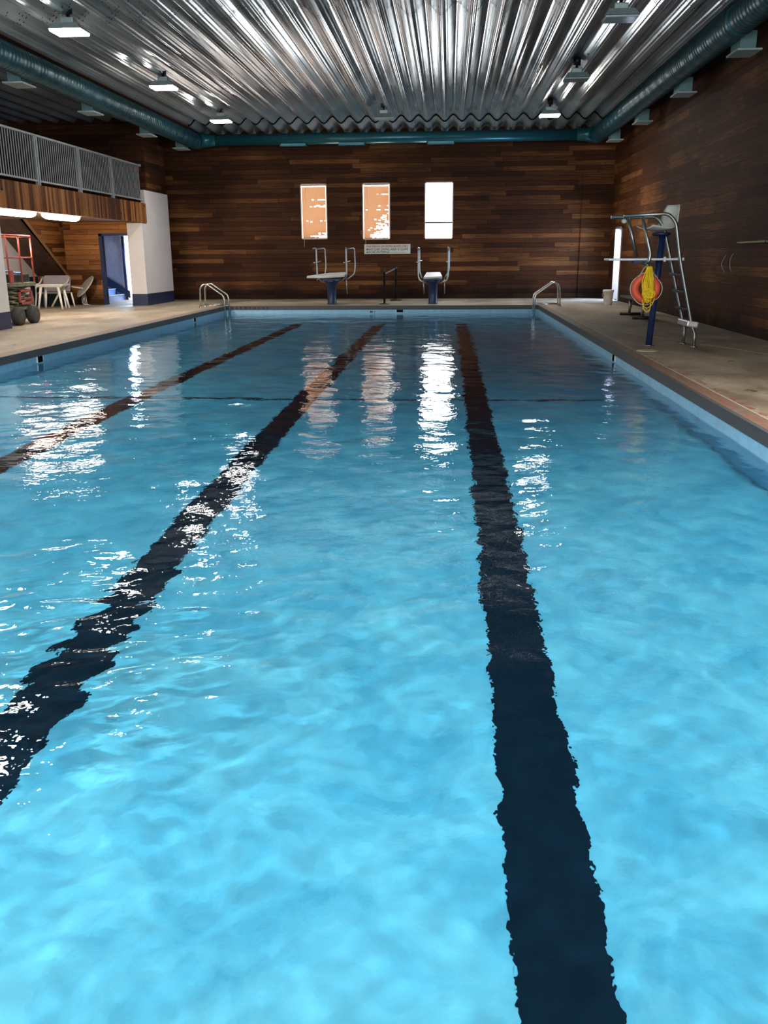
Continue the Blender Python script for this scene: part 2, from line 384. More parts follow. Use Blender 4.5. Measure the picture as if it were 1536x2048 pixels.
# --- painted lane lines on the bottom, and the thin line across at the slope break
def lane_line(x, label, material, w=.15, y1=24.6):
    m = MB(); ys_ = [PY0+.02, 6, 11.4, 16, 21, y1]
    top = [m.bm.verts.new((x+sx*w, y, fz(y)+.006)) for y in ys_ for sx in (-1, 1)]
    fs = [m.bm.faces.new((top[2*i], top[2*i+1], top[2*i+3], top[2*i+2])) for i in range(len(ys_)-1)]
    bot = [m.bm.verts.new(v.co-Vector((0, 0, .005))) for v in top]
    for i in range(len(ys_)-1):
        m.bm.faces.new((top[2*i], top[2*i+2], bot[2*i+2], bot[2*i])); m.bm.faces.new((top[2*i+1], bot[2*i+1], bot[2*i+3], top[2*i+3]))
    o = m.build('lane_line', material); RECV.append(o)
    return tag(o, label, 'lane line', 'black lane lines painted on the pool bottom')
lane_line(.37, 'wide black lane line on pool bottom, rightmost of three, nearest the lifeguard chair', LINE)
lane_line(-1.83, 'wide black lane line on pool bottom, middle of the three', LINE)
lane_line(-4.03, 'wide black lane line on pool bottom, leftmost of three, with a slight reddish tone', LINE_RED)
m = MB(); m.box((PX0+.02, 11.37, fz(11.4)-.001), (1.98, 11.45, fz(11.4)+.009))
o = m.build('cross_line', LINE); RECV.append(o)
tag(o, 'thin dark line running across the pool bottom where the deep end starts', 'pool line')
# --- water
ny = 560; nx = 420
ysw = PY0 + (PY1-PY0)*((1.0065**np.arange(ny)-1)/(1.0065**(ny-1)-1)); xsw = np.linspace(PX0, PX1, nx)
XX, YY = np.meshgrid(xsw, ysw); Z = np.zeros_like(XX); rng = np.random.default_rng(11)
def waves(nw, l0, l1, slope, mean=None, spread=math.pi):
    global rng
    z = np.zeros_like(XX)
    for k in range(nw):
        lam = l0*((l1/l0)**rng.random()); a = (mean if mean is not None else 0)+(rng.random()*2-1)*spread
        kk = 2*np.pi/lam; ph = rng.random()*6.283
        z += slope*math.sqrt(2/nw)/kk*np.sin(kk*(np.cos(a)*XX+np.sin(a)*YY)+ph)
    return z
Z += waves(46, .22, .9, .020) + waves(16, .9, 2.6, .007)
Z += waves(50, .085, .24, .022)*np.clip(1.5-YY/7, 0, 1)
Z += waves(40, .16, .45, .030, 1.25, .8)*np.clip((YY-4)/10, .15, .8)
patch = np.exp(-(((XX+1.9)/1.2)**2+((YY-3.7)/1.0)**2)) + .6*np.exp(-(((XX+4.5)/1.6)**2+((YY-8.5)/1.6)**2))+.5*np.exp(-(((XX-.5)/.8)**2+((YY-6.0)/1.0)**2))
Z += waves(46, .09, .34, .10, 2.0, .6)*patch*np.clip(1.6-YY/9, .25, 1)
Vt = np.stack([XX, YY, Z+WL], -1).reshape(-1, 3)
jj, ii = np.meshgrid(np.arange(ny-1), np.arange(nx-1), indexing='ij'); q0 = (jj*nx+ii).ravel()
Fq = np.stack([q0, q0+1, q0+nx+1, q0+nx], -1)
# close the body of water below, so that it absorbs light with depth
_s = len(Vt); _ring = [(0, 0), (0, nx-1), (ny-1, nx-1), (ny-1, 0)]
_bot = [(PX0-.001, PY0-.001, -2.6), (PX1+.001, PY0-.001, -2.6), (PX1+.001, PY1+.001, -2.6), (PX0-.001, PY1+.001, -2.6)]
_Vl = Vt.tolist()+[list(b) for b in _bot]; _Fl = Fq.tolist()
_near = list(range(0, nx)); _right = [j*nx+nx-1 for j in range(ny)]; _far = [(ny-1)*nx+i for i in range(nx)][::-1]; _left = [j*nx for j in range(ny)][::-1]
for _e, (p, q) in zip((_near, _right, _far, _left), ((0, 1), (1, 2), (2, 3), (3, 0))): _Fl.append(_e[::-1]+[_s+p, _s+q])
_Fl.append([_s+3, _s+2, _s+1, _s])
me = bpy.data.meshes.new('pool_water'); me.from_pydata(_Vl, [], _Fl); me.polygons.foreach_set('use_smooth', [True]*len(Fq)+[False]*5)
me.materials.append(WATER)
water = bpy.data.objects.new('pool_water', me); COL.objects.link(water)
tag(water, 'rippled clear blue water filling the whole swimming pool', 'water', kind='stuff')
water.cycles.is_caustics_caster = True

# --- walls
m = MB()
W = [(-4.90, -4.02), (-2.86, -1.94), (-.82, .12)]; WZ = [(1.93, 3.67), (1.9, 3.675), (1.9, 3.68)]
x = -9.6
for (a, b), (z0, z1) in zip(W, WZ):
    m.box((x, YB, -.1), (a, YB+.16, 5.5)); m.box((a, YB, -.1), (b, YB+.16, z0)); m.box((a, YB, z1), (b, YB+.16, 5.5)); x = b
m.box((x, YB, -.1), (4.25, YB+.16, 5.5)); m.box((4.25, YB-.05, -.1), (XR+.2, YB+.16, 5.5))
m.build('wall_back', WOOD_BACK, kind='structure')
m = MB()
m.box((XR, YF, -.1), (XR+.15, 28.96, 5.5)); m.box((XR, 28.96, 2.14), (XR+.15, 30.01, 5.5)); m.box((XR, 30.01, -.1), (XR+.15, YB+.1, 5.5))
m.build('wall_right', WOOD_RIGHT, kind='structure')
m = MB()   # stub walls: above and beside the inner door
m.box((-14.1, 27.76, 2.04), (-8.998, 27.86, 2.6)); m.mi = 1; m.box((-14.1, 27.76, 2.6), (-8.998, 27.86, 5.5)); m.mi = 0; m.box((-14.1, 27.76, -.1), (-10.52, 27.86, 2.04)); m.box((-9.6, 27.76, -.1), (-9.05, 27.86, 2.04))
m.build('wall_end', [WOOD_END_LIT, WOOD_END_SHADED], kind='structure')  # lit copy below the balcony floor, shaded copy above it
m = MB()
m.box((-9.12, 27.86, -.1), (-9.0, 29.8, 5.5))
m.prism([(-9.12, 29.8, -.1), (-9.0, 29.8, -.1), (-9.6, 31.05, -.1), (-9.75, 31.05, -.1)], (0, 0, 5.6))
m.build('wall_return', WOOD_RETURN_SHADED, kind='structure')
# stair-side wall with its slanted lower edge
m = MB()
zd = lambda y: .95+.605*(27.6-y)
m.prism([(-11.65, 27.78, zd(27.78)), (-11.65, 24.9, zd(24.9)), (-11.65, 24.9, 2.45), (-11.65, 27.78, 2.45)], (-.08, 0, 0))
m.prism([(-11.65, 27.78, zd(27.78)), (-11.65, 27.78, -.05), (-11.65, 27.7, -.05), (-11.65, 27.7, zd(27.7))], (-.05, 0, 0))
m.build('wall_stair', WOOD_LEFT, kind='structure')
m = MB()
m.prism([(-11.65, 27.78, zd(27.78)), (-11.65, 24.85, zd(24.85)), (-12.6, 24.85, zd(24.85)), (-12.6, 27.78, zd(27.78))], (0, 0, .06))
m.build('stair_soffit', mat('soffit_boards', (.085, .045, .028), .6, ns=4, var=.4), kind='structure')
m = MB(); m.prism([(-11.64, 27.76, zd(27.76)-.04), (-11.64, 24.88, zd(24.88)-.04), (-11.64, 24.88, zd(24.88)+.05), (-11.64, 27.76, zd(27.76)+.05)], (.03, 0, 0))
m.build('trim_2', TRIMWOOD, kind='structure')
m = MB(); m.mi = 0; m.box((-12.7, YF, .85), (-12.6, 27.76, 2.45)); m.mi = 1; m.box((-12.7, YF, -.1), (-12.59, 27.76, .85))
m.build('wall_left', [WHITEP, NAVY], kind='structure')
m = MB(); m.box((-14.2, YF, 2.4), (-14.1, 28, 5.5)); m.build('wall_balcony', WOOD_LEFT, kind='structure')
m = MB()
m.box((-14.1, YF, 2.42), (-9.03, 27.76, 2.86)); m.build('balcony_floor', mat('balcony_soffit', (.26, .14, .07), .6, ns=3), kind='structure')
m = MB(); m.box((-9.03, YF, 2.37), (-8.955, 27.5, 2.92)); m.build('trim_3', WOOD_FASCIA, kind='structure')
# unseen front wall behind the photographer; its tall windows are added for fill light
m = MB(); xs_ = -14.2
for xc in (-7.5, -4.6, -1.9, .8, 3.5):
    m.box((xs_, YF-.15, -.1), (xc-.78, YF, 5.5)); m.box((xc-.78, YF-.15, -.1), (xc+.78, YF, 1.75)); m.box((xc-.78, YF-.15, 4.05), (xc+.78, YF, 5.5)); xs_ = xc+.78
m.box((xs_, YF-.15, -.1), (XR+.15, YF, 5.5))
m.build('wall_front', WOOD_BACK, kind='structure')
# piers
def pier(name, boxes):
    m = MB()
    for a, b in boxes:
        m.mi = 0; m.box((a[0], a[1], .34), b); m.mi = 1; m.box((a[0]-.004, a[1]-.004, -.02), (b[0]+.004, b[1]+.004, .34))
    return m.build(name, [WHITEP, NAVY], kind='structure')
pier('wall_pier', [((-9.45, 27.12, 0), (-8.985, 27.77, 2.36))])
pier('wall_pier', [((-9.1, 27.5, 0), (-8.98, 29.8, 3.3))])
o = pier('wall_pier', [((-9.55, 17.72, 0), (-8.955, 18.28, 2.42))])
m = MB(); m.box((-9.56, 17.712, 1.16), (-8.97, 17.73, 1.22)); m.build('trim_4', mat('pale_blue_stripe', (.25, .5, .6)), kind='structure')
# vestibule behind the inner door
m = MB()
VW = mat('vestibule_paint', (.5, .5, .56), .6)
m.box((-14.1, YB, -.1), (-11.06, YB+.12, 3)); m.box((-10.25, YB, -.1), (-9.6, YB+.12, 3)); m.box((-11.06, YB, 2.3), (-10.25, YB+.12, 3))
m.box((-14.2, 27.8, -.1), (-14.1, 31.1, 3)); m.box((-14.1, 27.87, 2.95), (-9.78, 31.05, 3.05))
m.build('wall_vestibule', VW, kind='structure')
m = MB(); m.box((-11.02, YB-.06, 0), (-10.93, YB+.06, 2.22)); m.box((-10.34, YB-.06, 0), (-10.25, YB+.06, 2.22)); m.box((-11.02, YB-.06, 2.2), (-10.25, YB+.06, 2.3)); m.box((-10.72, YB-.02, .1), (-10.66, YB+.04, 2.2))
m.build('door_2', NAVYD, kind='structure')
m = MB(); m.box((-10.93, YB+.02, 0), (-10.34, YB+.03, 2.2)); m.build('window_6', mat('bright_door_glass', (.9, .96, 1.0), emit=3.0), kind='structure')
# stairs in the vestibule
st = empty('staircase', (-11.05, 29.3, 0), 'pale blue painted steps seen through the open inner doorway', 'stairs')
STP = mat('stair_paint', (.17, .27, .5), .45); NOSE = mat('stair_nosing', (.5, .62, .8), .4)
for k in range(6):
    mm = MB(); mm.box((-.29*(k+1), -1.3, .18*k), (-.29*k, 1.66, .18*(k+1))); mm.build('step', STP, st)
    mm = MB(); mm.box((-.29*k-.05, -1.3, .18*(k+1)), (-.29*k+.025, 1.66, .18*(k+1)+.015)); mm.build('nosing', NOSE, st)
mm = MB(); mm.prism([(.2, 1.62, .05), (.2, 1.62, .28), (-1.75, 1.62, 1.5), (-1.75, 1.62, 1.1)], (0, .05, 0)); mm.build('stringer', NAVY, st)
# inner door frame
m = MB(); m.box((-10.56, 27.72, 0), (-10.46, 27.9, 2.08)); m.box((-9.66, 27.72, 0), (-9.59, 27.9, 2.08)); m.box((-10.56, 27.72, 2.02), (-9.59, 27.9, 2.09))
m.build('door_1', NAVYD, kind='structure')
# right doorway casing
m = MB(); m.box((XR-.02, 28.9, 0), (XR+.17, 28.97, 2.2)); m.box((XR-.02, 30.0, 0), (XR+.17, 30.07, 2.2)); m.box((XR-.02, 28.9, 2.14), (XR+.17, 30.07, 2.2))
m.build('door_3', mat('door_casing', (.3, .24, .22), .5), kind='structure')
m = MB(); m.box((XR+.15, 26, -.16), (XR+8, 40, -.02)); m.box((-16, YB+2.4, -.16), (-6, YB+12, -.02)); m.build('ground', mat('pale_pavement', (.55, .56, .6), .8), kind='structure')
# --- windows in the back wall
for i, ((a, b), (z0, z1)) in enumerate(zip(W, WZ)):
    m = MB(); t = .035
    m.box((a, YB+.012, z0), (a+t, YB+.14, z1)); m.box((b-t, YB+.012, z0), (b, YB+.14, z1)); m.box((a, YB+.012, z1-t), (b, YB+.14, z1)); m.box((a, YB+.012, z0), (b, YB+.14, z0+t))
    m.mi = 1
    if i == 2: (m.box((a, YB+.02, z0+.5), (b, YB+.06, z0+.55)))
    o = m.build('window_%d' % (i+1), [FRAME, DARKMETAL], kind='structure')
    mm = MB(); mm.box((a+t, YB+.125, z0+t), (b-t, YB+.135, z1-t)); mm.build('pane', PANE, o)
def blind(a, b, z0, z1, label, open_rows, seed):
    rd = random.Random(seed)
    root = empty('window_blind', ((a+b)/2, YB+.05, z0), label, 'window blind', 'slatted blinds over the back windows')
    w = (b-a)/2-.045; h = z1-z0; m = MB(); n = int((h-.1)/.03)
    for k in range(n):
        z = .04+k*.03; u = k/n
        an = -math.radians(58+rd.uniform(-1, 1)); segs = 12
        for s_ in range(segs):     # each slat sags and twists a little along its length
            x0 = -w+2*w*s_/segs; x1 = -w+2*w*(s_+1)/segs
            aa = an+(math.radians(rd.uniform(12, 38)) if (k in open_rows and rd.random() < open_rows[k]*(s_/segs)**1.5*.42) else 0)
            dy, dz = math.cos(aa)*.018, math.sin(aa)*.018
            m.prism([(x0, -dy, z-dz), (x0, dy, z+dz), (x1, dy, z+dz), (x1, -dy, z-dz)], (0, .0012, .0004))
    m.build('slats', SLAT, root)
    m = MB(); m.box((-w-.005, -.025, h-.075), (w+.005, .025, h-.036), .004); m.build('head_rail', FRAME, root)
    m = MB(); m.box((-w, -.015, .012), (w, .015, .032), .004); m.build('bottom_rail', WPLAST, root)
    m = MB(); m.tube([(-w+.12, -.035, h-.06), (-w+.14, -.045, h*.5), (-w+.06, -.05, .05), (-w+.05, -.065, -.25)], .006, 6, fil=.3); m.build('cord', ROPEW, root)
    return root
blind(*W[0], *WZ[0], 'slatted blind fully lowered over the left back window, glowing orange', {1: 4, 2: 3, 4: 2, 5: 2, 9: 1, 17: 1, 18: 1, 33: 3, 34: 2, 40: 3}, 1)
blind(*W[1], *WZ[1], 'slatted blind over the middle back window, lower slats tilted and letting light in', {k: max(.8, 5-k*.2) for k in range(1, 27)} | {46: 2.5, 30: 1.5, 34: 1}, 5)

# --- ceiling: corrugated galvanised arch panels
AMP, PER = .092, .517
def prof(x, z): return z+AMP*math.sin(2*math.pi*(x+.05)/PER)+.0034*(.06+.94*(.5-.5*math.sin(2*math.pi*(x+.05)/PER))**1.3)*math.sin(2*math.pi*x/(PER/11))
def corrugated(y0, y1, z0, z1, x0, x1, step=PER/88):
    n = int((x1-x0)/step)+1; X_ = np.linspace(x0, x1, n)
    zz = np.array([prof(x, 0) for x in X_])
    V = np.concatenate([np.stack([X_, np.full(n, y0), zz+z0], -1), np.stack([X_, np.full(n, y1), zz+z1], -1)])
    F = [(i, i+1, n+i+1, n+i) for i in range(n-1)]
    return V, F
parts = [corrugated(YF-.1, 16.75, ZC+.004, ZC+.004, -7.95, XR+.1), corrugated(16.7, 24.1, ZC, ZC, -7.95, XR+.1), corrugated(24.05, 29.0, ZC+.004, ZC+.004, -7.95, XR+.1),
         corrugated(29.0, YB+.1, ZC-.02, ZC-.11, -7.95, XR+.1), corrugated(YF, 29, ZC-.05, ZC-.05, -14.2, -8.5, PER/30), corrugated(29.0, YB+.1, ZC-.05, ZC-.14, -14.2, -8.5, PER/30)]
allV, allF, off = [], [], 0
for V_, F_ in parts:
    allV += V_.tolist(); allF += [tuple(i+off for i in f) for f in F_]; off += len(V_)
me = bpy.data.meshes.new('ceiling'); me.from_pydata(allV, [], allF); me.polygons.foreach_set('use_smooth', [True]*len(allF)); me.materials.append(GALV)
ceiling = bpy.data.objects.new('ceiling', me); COL.objects.link(ceiling); ceiling['kind'] = 'structure'
sol = MB(); sol.box((-14.3, YF-.2, 5.56), (XR+.3, YB+.3, 5.66)); sol.build('roof_deck', WOOD_BEAM, kind='structure')
# rubber closure strip following the ribs at the last joint
m = MB(); xs2 = np.arange(-7.95, XR, PER/16)
m.tube([(x_, 29.0, prof(x_, ZC-.012)) for x_ in xs2], .026, 6); m.build('closure_strip', BOLTM, ceiling)
# bolts along every second rib and around the panel joints
bv, bf = [], []
def bolt(x_, y_, r=.013):
    z_ = prof(x_, ZC)-.004; s = len(bv)
    for k in range(6): bv.append((x_+r*math.cos(k*1.047), y_+r*math.sin(k*1.047), z_-.006+AMP*2*math.pi/PER*math.cos(2*math.pi*(x_+.05)/PER)*r*math.cos(k*1.047)))
    bf.append(tuple(range(s, s+6)))
x_ = -7.7
while x_ < XR:
    y_ = 6.0
    while y_ < 29: bolt(x_, y_); y_ += .13
    x_ += PER*2
for yj in (16.55, 16.68, 24.0, 24.08):
    x_ = -7.9
    while x_ < XR: bolt(x_, yj+random.uniform(-.03, .03), .015); x_ += PER/9
for _ in range(220): bolt(random.uniform(-7.9, XR), random.uniform(15.6, 16.5), .014)
me = bpy.data.meshes.new('seam_bolts'); me.from_pydata(bv, [], bf); me.materials.append(BOLTM)
o = bpy.data.objects.new('seam_bolts', me); COL.objects.link(o); o.parent = ceiling; o['kind'] = 'stuff'
m = MB(); m.box((-8.5, YF, 5.2), (-7.95, YB, 5.5)); m.build('trim_5', WOOD_BEAM, kind='structure')
m = MB(); m.box((-8.5, YB-.06, 4.98), (XR, YB, 5.2)); m.build('trim_6', mat('grey_green_flashing', (.13, .16, .14), .4, .4), kind='structure')
m = MB(); m.box((4.95, YF, 5.22), (XR, YB, 5.36)); m.build('trim_7', DARKMETAL, kind='structure')
# ================================================================== THINGS OVERHEAD
def flood(x, y, on, label, watts=LAMP_W):
    r = empty('floodlight', (x, y, 5.0), label, 'floodlight', 'floodlights hung from the ceiling')
    m = MB()   # tapered housing, wider at the lens
    top = [(-.2, -.17), (.2, -.17), (.2, .17), (-.2, .17)]; bot = [(-.27, -.23), (.27, -.23), (.27, .23), (-.27, .23)]
    A = [m.bm.verts.new((p, q, .1)) for p, q in top]; B = [m.bm.verts.new((p, q, 0)) for p, q in bot]
    m.bm.faces.new(A); m.bm.faces.new(B[::-1])
    for k in range(4): m.bm.faces.new((B[k], B[(k+1) % 4], A[(k+1) % 4], A[k]))
    m.build('housing', HOUSING, r)
    m = MB(); m.box((-.11, -.09, .1), (.11, .09, .2), .015); m.build('ballast_box', HOUSING, r)
    m = MB(); m.lathe([(.03, .2), (.03, .26), (.08, .26), (.08, .44)], (0, 0, 0), 14); m.build('ceiling_mount', DARKMETAL, r)
    m = MB(); m.box((-.26, -.22, -.035), (.26, .22, -.002), .02); m.build('lens', LENS_ON if on else LENS_OFF, r)
    if on:
        CAUSTIC_LAMPS.append(area_light('floodlight_beam', (x, y, 4.955), (0, 0, -1), .46, .38, watts, WARM, spread=138))
    return r
YL = (16.15, 21.3, 26.5)
for y, w in zip(YL, ('nearest', 'middle', 'farthest')): flood(-6.33, y, True, 'lit floodlight, %s of the three in the left row under the ceiling' % w)
flood(2.67, YL[0], False, 'unlit pale floodlight, nearest the camera in the right row')
flood(2.67, YL[1], False, 'unlit pale floodlight between the nearest unlit one and the lit one on the right')
flood(2.66, YL[2], True, 'lit floodlight at the far end of the right row')
flood(-1.82, YL[2], False, 'small unlit floodlight in the middle of the ceiling above the windows')
for x, y in ((-6.33, 11.0), (-6.33, 5.9), (-1.82, 2.6), (2.67, 5.9), (-6.33, .8), (2.67, .8)):  # unseen lit lamps, added to brighten the near half of the pool
    flood(x, y, True, 'unseen floodlight added to light the near half of the pool', 225)

def vent(parent, x, y, z, side, rx=.2, ry=.62, flip=0):
    m = MB(); m.box((x-side*.02-.13, y-ry/2+.06, z+.03), (x-side*.02+.13, y+ry/2-.06, z+.3)); d = m.build('diffuser', VENT, parent)
    m = MB(); m.box((x-rx, y-ry/2, z), (x+rx, y+ry/2, z+.03), .006); m.build('grille', VENTFACE, d)
    return d
def duct(label, x, y0, y1, z, r, side, vents):
    root = empty('air_duct', (x, y0, z), label, 'air duct', 'spiral air ducts under the ceiling')
    m = MB(); L = y1-y0; n = int(L/.15); prof_ = []
    for k in range(n+1):
        h = k*L/n
        prof_ += [(r, h), (r, h+L/n*.62), (r+.007, h+L/n*.72), (r+.007, h+L/n*.86)] if k < n else [(r, h)]
    m.lathe(prof_, (0, 0, 0), 36, 'Y'); m.build('duct_pipe', DUCT, root)
    for yj in (3.4, 8.9, 14.4, 19.9):
        if yj < L: mm = MB(); mm.lathe([(r+.001, yj), (r+.014, yj+.01), (r+.014, yj+.07), (r+.001, yj+.08)], (0, 0, 0), 36, 'Y'); mm.build('joint_collar', DUCTP, root)
    for yv, dx, zz in vents: vent(root, dx, yv-y0, zz-z, side)
    yh = y0+1.2
    while yh < y1-.5:
        mm = MB(); mm.tube([(0, yh-y0, r), (0, yh-y0, 5.4-z)], .008, 6); mm.build('hanger', DARKMETAL, root); yh += 2.75
    return root
DL = duct('long teal round duct running above the left side toward the back wall', -8.09, YF+.1, 29.95, 4.93, .24, -1, [(18.6, -.3, 4.62), (22.25, -.3, 4.62), (26.3, -.3, 4.62), (29.6, -.28, 4.62), (14.6, -.3, 4.62)])
DR = duct('long teal round duct running above the right wall toward the back wall', 4.54, YF+.1, 29.95, 4.93, .24, 1, [(16.75, .28, 4.55), (20.75, .28, 4.55), (24.9, .28, 4.55), (28.6, .24, 4.55), (12.6, .28, 4.55)])
cd = empty('air_duct', (-1.8, 30.3, 4.95), 'teal round duct crossing above the back wall, joining the two long ducts', 'air duct', 'spiral air ducts under the ceiling')
m = MB(); m.lathe([(.17, -5.75), (.17, 5.8)], (0, 0, 0), 36, 'X'); m.build('duct_pipe', DUCTP, cd)
for sx, xe in ((-1, -6.29), (1, 6.34)):
    m = MB(); m.tube([(xe, -.36, -.02), (xe, -.1, -.015), (xe-sx*.12, -.02, -.01), (xe-sx*.35, 0, 0), (xe-sx*.65, 0, 0)], [.245, .245, .235, .2, .175], 28, fil=0); m.build('elbow', DUCTP, cd)
for xv in (-3.15, -1.3, 1.5):
    m = MB(); m.box((xv-.4, -.1, -.2), (xv+.4, .1, -.1)); d = m.build('diffuser', DUCTP, cd)
    m = MB(); m.box((xv-.43, -.12, -.212), (xv+.43, .12, -.2), .003); m.build('grille', DUCTP, d)

# --- balcony railing
rl = empty('balcony_railing', (-8.99, 18.0, 2.92), 'grey metal balcony railing with close upright bars above the wooden fascia', 'railing')
Y0r, Y1r = -5.0, 9.22
m = MB(); m.box((-.03, Y0r, 1.0), (.03, Y1r+.05, 1.05), .01); m.build('top_rail', RAILP, rl)
m = MB(); m.box((-.02, Y0r, .07), (.02, Y1r+.08, .11), .008); m.build('bottom_rail', RAILP, rl)
m = MB(); m.box((-.035, Y1r, 1.0), (.035, Y1r+.12, 1.07), .01); m.build('end_plate', RAILP, rl)
m = MB(); m.box((-.035, Y1r, .05), (.035, Y1r+.14, .13), .01); m.build('end_plate', RAILP, rl)
posts = [-1.93, .2, 2.34, 4.68, 6.9]
for yp in posts:
    m = MB(); m.box((-.03, yp-.055, -.02), (.03, yp-.005, 1.03)); m.box((-.03, yp+.035, -.02), (.03, yp+.085, 1.03)); m.build('post', RAILP, rl)
y = -1.7; nb = 0
while y < Y1r:
    if all(abs(y-p-.01) > .1 for p in posts):
        m = MB(); m.box((-.008, y, .09), (.008, y+.022, 1.01)); m.build('baluster', RAILP, rl); nb += 1
    y += .113

# --- fluorescent fixtures under the balcony
def fluoro(y, label):
    r = empty('ceiling_light', (-9.32, y, 2.41), label, 'ceiling light', 'lit diffuser lights under the balcony')
    m = MB(); m.box((-.12, -1.0, -.03), (.12, 1.0, .01), .01); m.build('base_plate', WHITEP, r)
    m = MB(); n = 10; L = .98
    for k in range(n+1): pass
    prof_ = [(.01, -L), (.09, -L+.05), (.115, -L+.2), (.115, L-.2), (.09, L-.05), (.01, L)]
    m.lathe(prof_, (0, 0, -.04), 18, 'Y'); o = m.build('diffuser', TUBE_ON, r)
    area_light('ceiling_light_glow', (-9.32, y, 2.2), (-.05, .8, -.5), .2, .5, 120.0, (1, .86, .72), False)
    return r
fluoro(19.7, 'lit diffuser light under the balcony, nearer one at the frame edge above the lift')
fluoro(22.2, 'lit diffuser light under the balcony, farther one above the white table')

# ================================================================== POOL SIDE
def anchor(m, x, y, r=.05): m.lathe([(r, 0), (r, .012), (r*.6, .022)], (x, y, 0), 16)
def pool_ladder(x, label, s):
    """s = +1: pool lies towards -x (right side ladder); built in local coordinates with the pool edge at x=0."""
    r = empty('pool_ladder', (x, 26.05, .004), label, 'pool ladder', 'stainless pool ladders near the far end')
    for dy in (-.26, .26):
        m = MB(); m.tube([(s*.58, dy, 0), (s*.56, dy, .54), (s*.47, dy, .64), (s*.36, dy, .64), (-s*.09, dy, .33), (-s*.12, dy, .2), (-s*.1, dy, -.9)], .023, 10, fil=.09); m.build('handrail', CHROME, r)
        m = MB(); anchor(m, s*.58, dy, .05); m.build('anchor_flange', CHROME, r)
    m = MB(); m.tube([(-s*.1, -.26, .06), (s*.58, -.26, .06)], .014, 8); m.tube([(-s*.1, .26, .06), (s*.58, .26, .06)], .014, 8); m.build('cross_bar', CHROME, r)
    for z in (-.32, -.58, -.84):
        m = MB(); m.box((-s*.17, -.25, z-.015), (-s*.05, .25, z+.015), .006); m.build('step', WPLAST, r)
    return r
RECV += children_of(pool_ladder(-6.45, 'stainless pool ladder at the far left corner of the pool', -1))
RECV += children_of(pool_ladder(2.5, 'stainless pool ladder at the far right corner of the pool', 1))

def start_block(x, label, board_rz, board_len, fold, yaw=0.0):
    r = empty('diving_stand', (x, 27.5, 0), label, 'diving stand', 'blue diving stands below the back windows')
    m = MB(); m.lathe([(.15, 0), (.145, .02), (.13, .05), (.135, .56), (.2, .62), (.24, .7)], (0, 0, 0), 26); m.build('pedestal', BLUEP, r)
    m = MB(); m.box((-.27, -.2, .68), (.27, .2, .735), .01); m.build('top_plate', BLUEP, r)
    rot = Matrix.Rotation(board_rz, 3, 'Z')
    m = MB()
    if fold:   # board swung sideways, pointing left
        m.prism([(-.7, -.28, .765), (-.1, -.36, .765), (.42, -.26, .80), (.42, .3, .88), (-.1, .2, .86), (-.7, -.12, .785)], (0, 0, .045))
    else:
        m.prism([(-.27, -.42, .73), (.27, -.42, .75), (.2, .38, .86), (-.2, .38, .85)], (0, 0, .05))
    m.build('board', BOARDM, r)
    for s_ in (-1, 1):
        xx = s_*.44
        m = MB()
        if fold:
            m.tube([(xx*1.25-s_*.06, -.25, 1.6), (xx-(.03 if s_ < 0 else -.02), -.2, 1.62), (xx+.02, -.15, 1.6), (xx+.03, -.12, .82), (xx+.14*-s_, -.06, .66), (s_*.12, 0, .64)], .026, 10, fil=.07)
            m.tube([(xx+.03, -.15, 1.58), (xx+.23, .2, 1.62), (xx+.25, .24, 1.1), (xx+.22, .2, .85), (xx-.02, .1, .7)], .02, 9, fil=.09)
        else:
            m.tube([(xx, -.35, 1.56), (xx, -.25, 1.6), (xx, .0, 1.58), (xx, .02, .8), (xx-s_*.05, 0, .66), (s_*.14, 0, .6)], .026, 10, fil=.09)
            m.tube([(xx, -.3, 1.58), (xx+.03, .26, 1.6), (xx+.03, .28, .95), (xx-s_*.1, .2, .74)], .021, 9, fil=.1)
        m.build('handrail', DULLCHROME, r)
        m = MB(); m.tube([(xx-.03, -.2, 1.2), (xx+.1, .2, 1.24)], .017, 8); m.lathe([(.03, -.02), (.03, .02)], (xx-.03, -.2, 1.2), 10); m.build('rail_clamp', DULLCHROME, r)
    m = MB(); m.tube([(.4 if fold else .33, .25, .75), (.43 if fold else .34, .28, .28)], .016, 8); m.build('brace_rod', DULLCHROME, r)
    if not fold:
        m = MB(); m.tube([(-.3, .25, .7), (-.27, .28, .28)], .014, 8); m.build('brace_rod', DULLCHROME, r)
    return r
start_block(-3.48, 'blue diving stand under the left window with its white board swung sideways', 0, 1.3, True)
start_block(-.46, 'blue diving stand under the right window with its white board facing the pool', 0, .8, False)

# belt posts
bp_ = empty('barrier_post', (-1.9, 27.4, 0), 'black belt post standing near the pool edge between the diving stands, in front', 'barrier post', 'black belt posts')
m = MB(); m.lathe([(.17, 0), (.17, .012), (.05, .03), (.03, .04)], (0, 0, 0), 24); m.build('base', BLACK, bp_)
m = MB(); m.lathe([(.032, .03), (.032, .9), (.038, .9), (.038, .97), (.02, .99)], (0, 0, 0), 16); m.build('post', BLACK, bp_)
m = MB(); m.prism([(.03, 0, .86), (.03, 0, .91), (.2, 2.0, 1.01), (.2, 2.0, .97)], (.004, 0, 0)); m.build('belt', mat('grey_belt', (.16, .15, .16)), bp_)
b2 = empty('barrier_post', (-1.68, 29.6, 0), 'black belt post standing against the back wall, behind the other belt post', 'barrier post', 'black belt posts')
m = MB(); m.lathe([(.19, 0), (.19, .03), (.05, .06), (.03, .07)], (0, 0, 0), 24); m.build('base', BLACK, b2)
m = MB(); m.lathe([(.036, .03), (.036, .95), (.044, .95), (.044, 1.03), (.02, 1.05)], (0, 0, 0), 16); m.build('post', BLACK, b2)

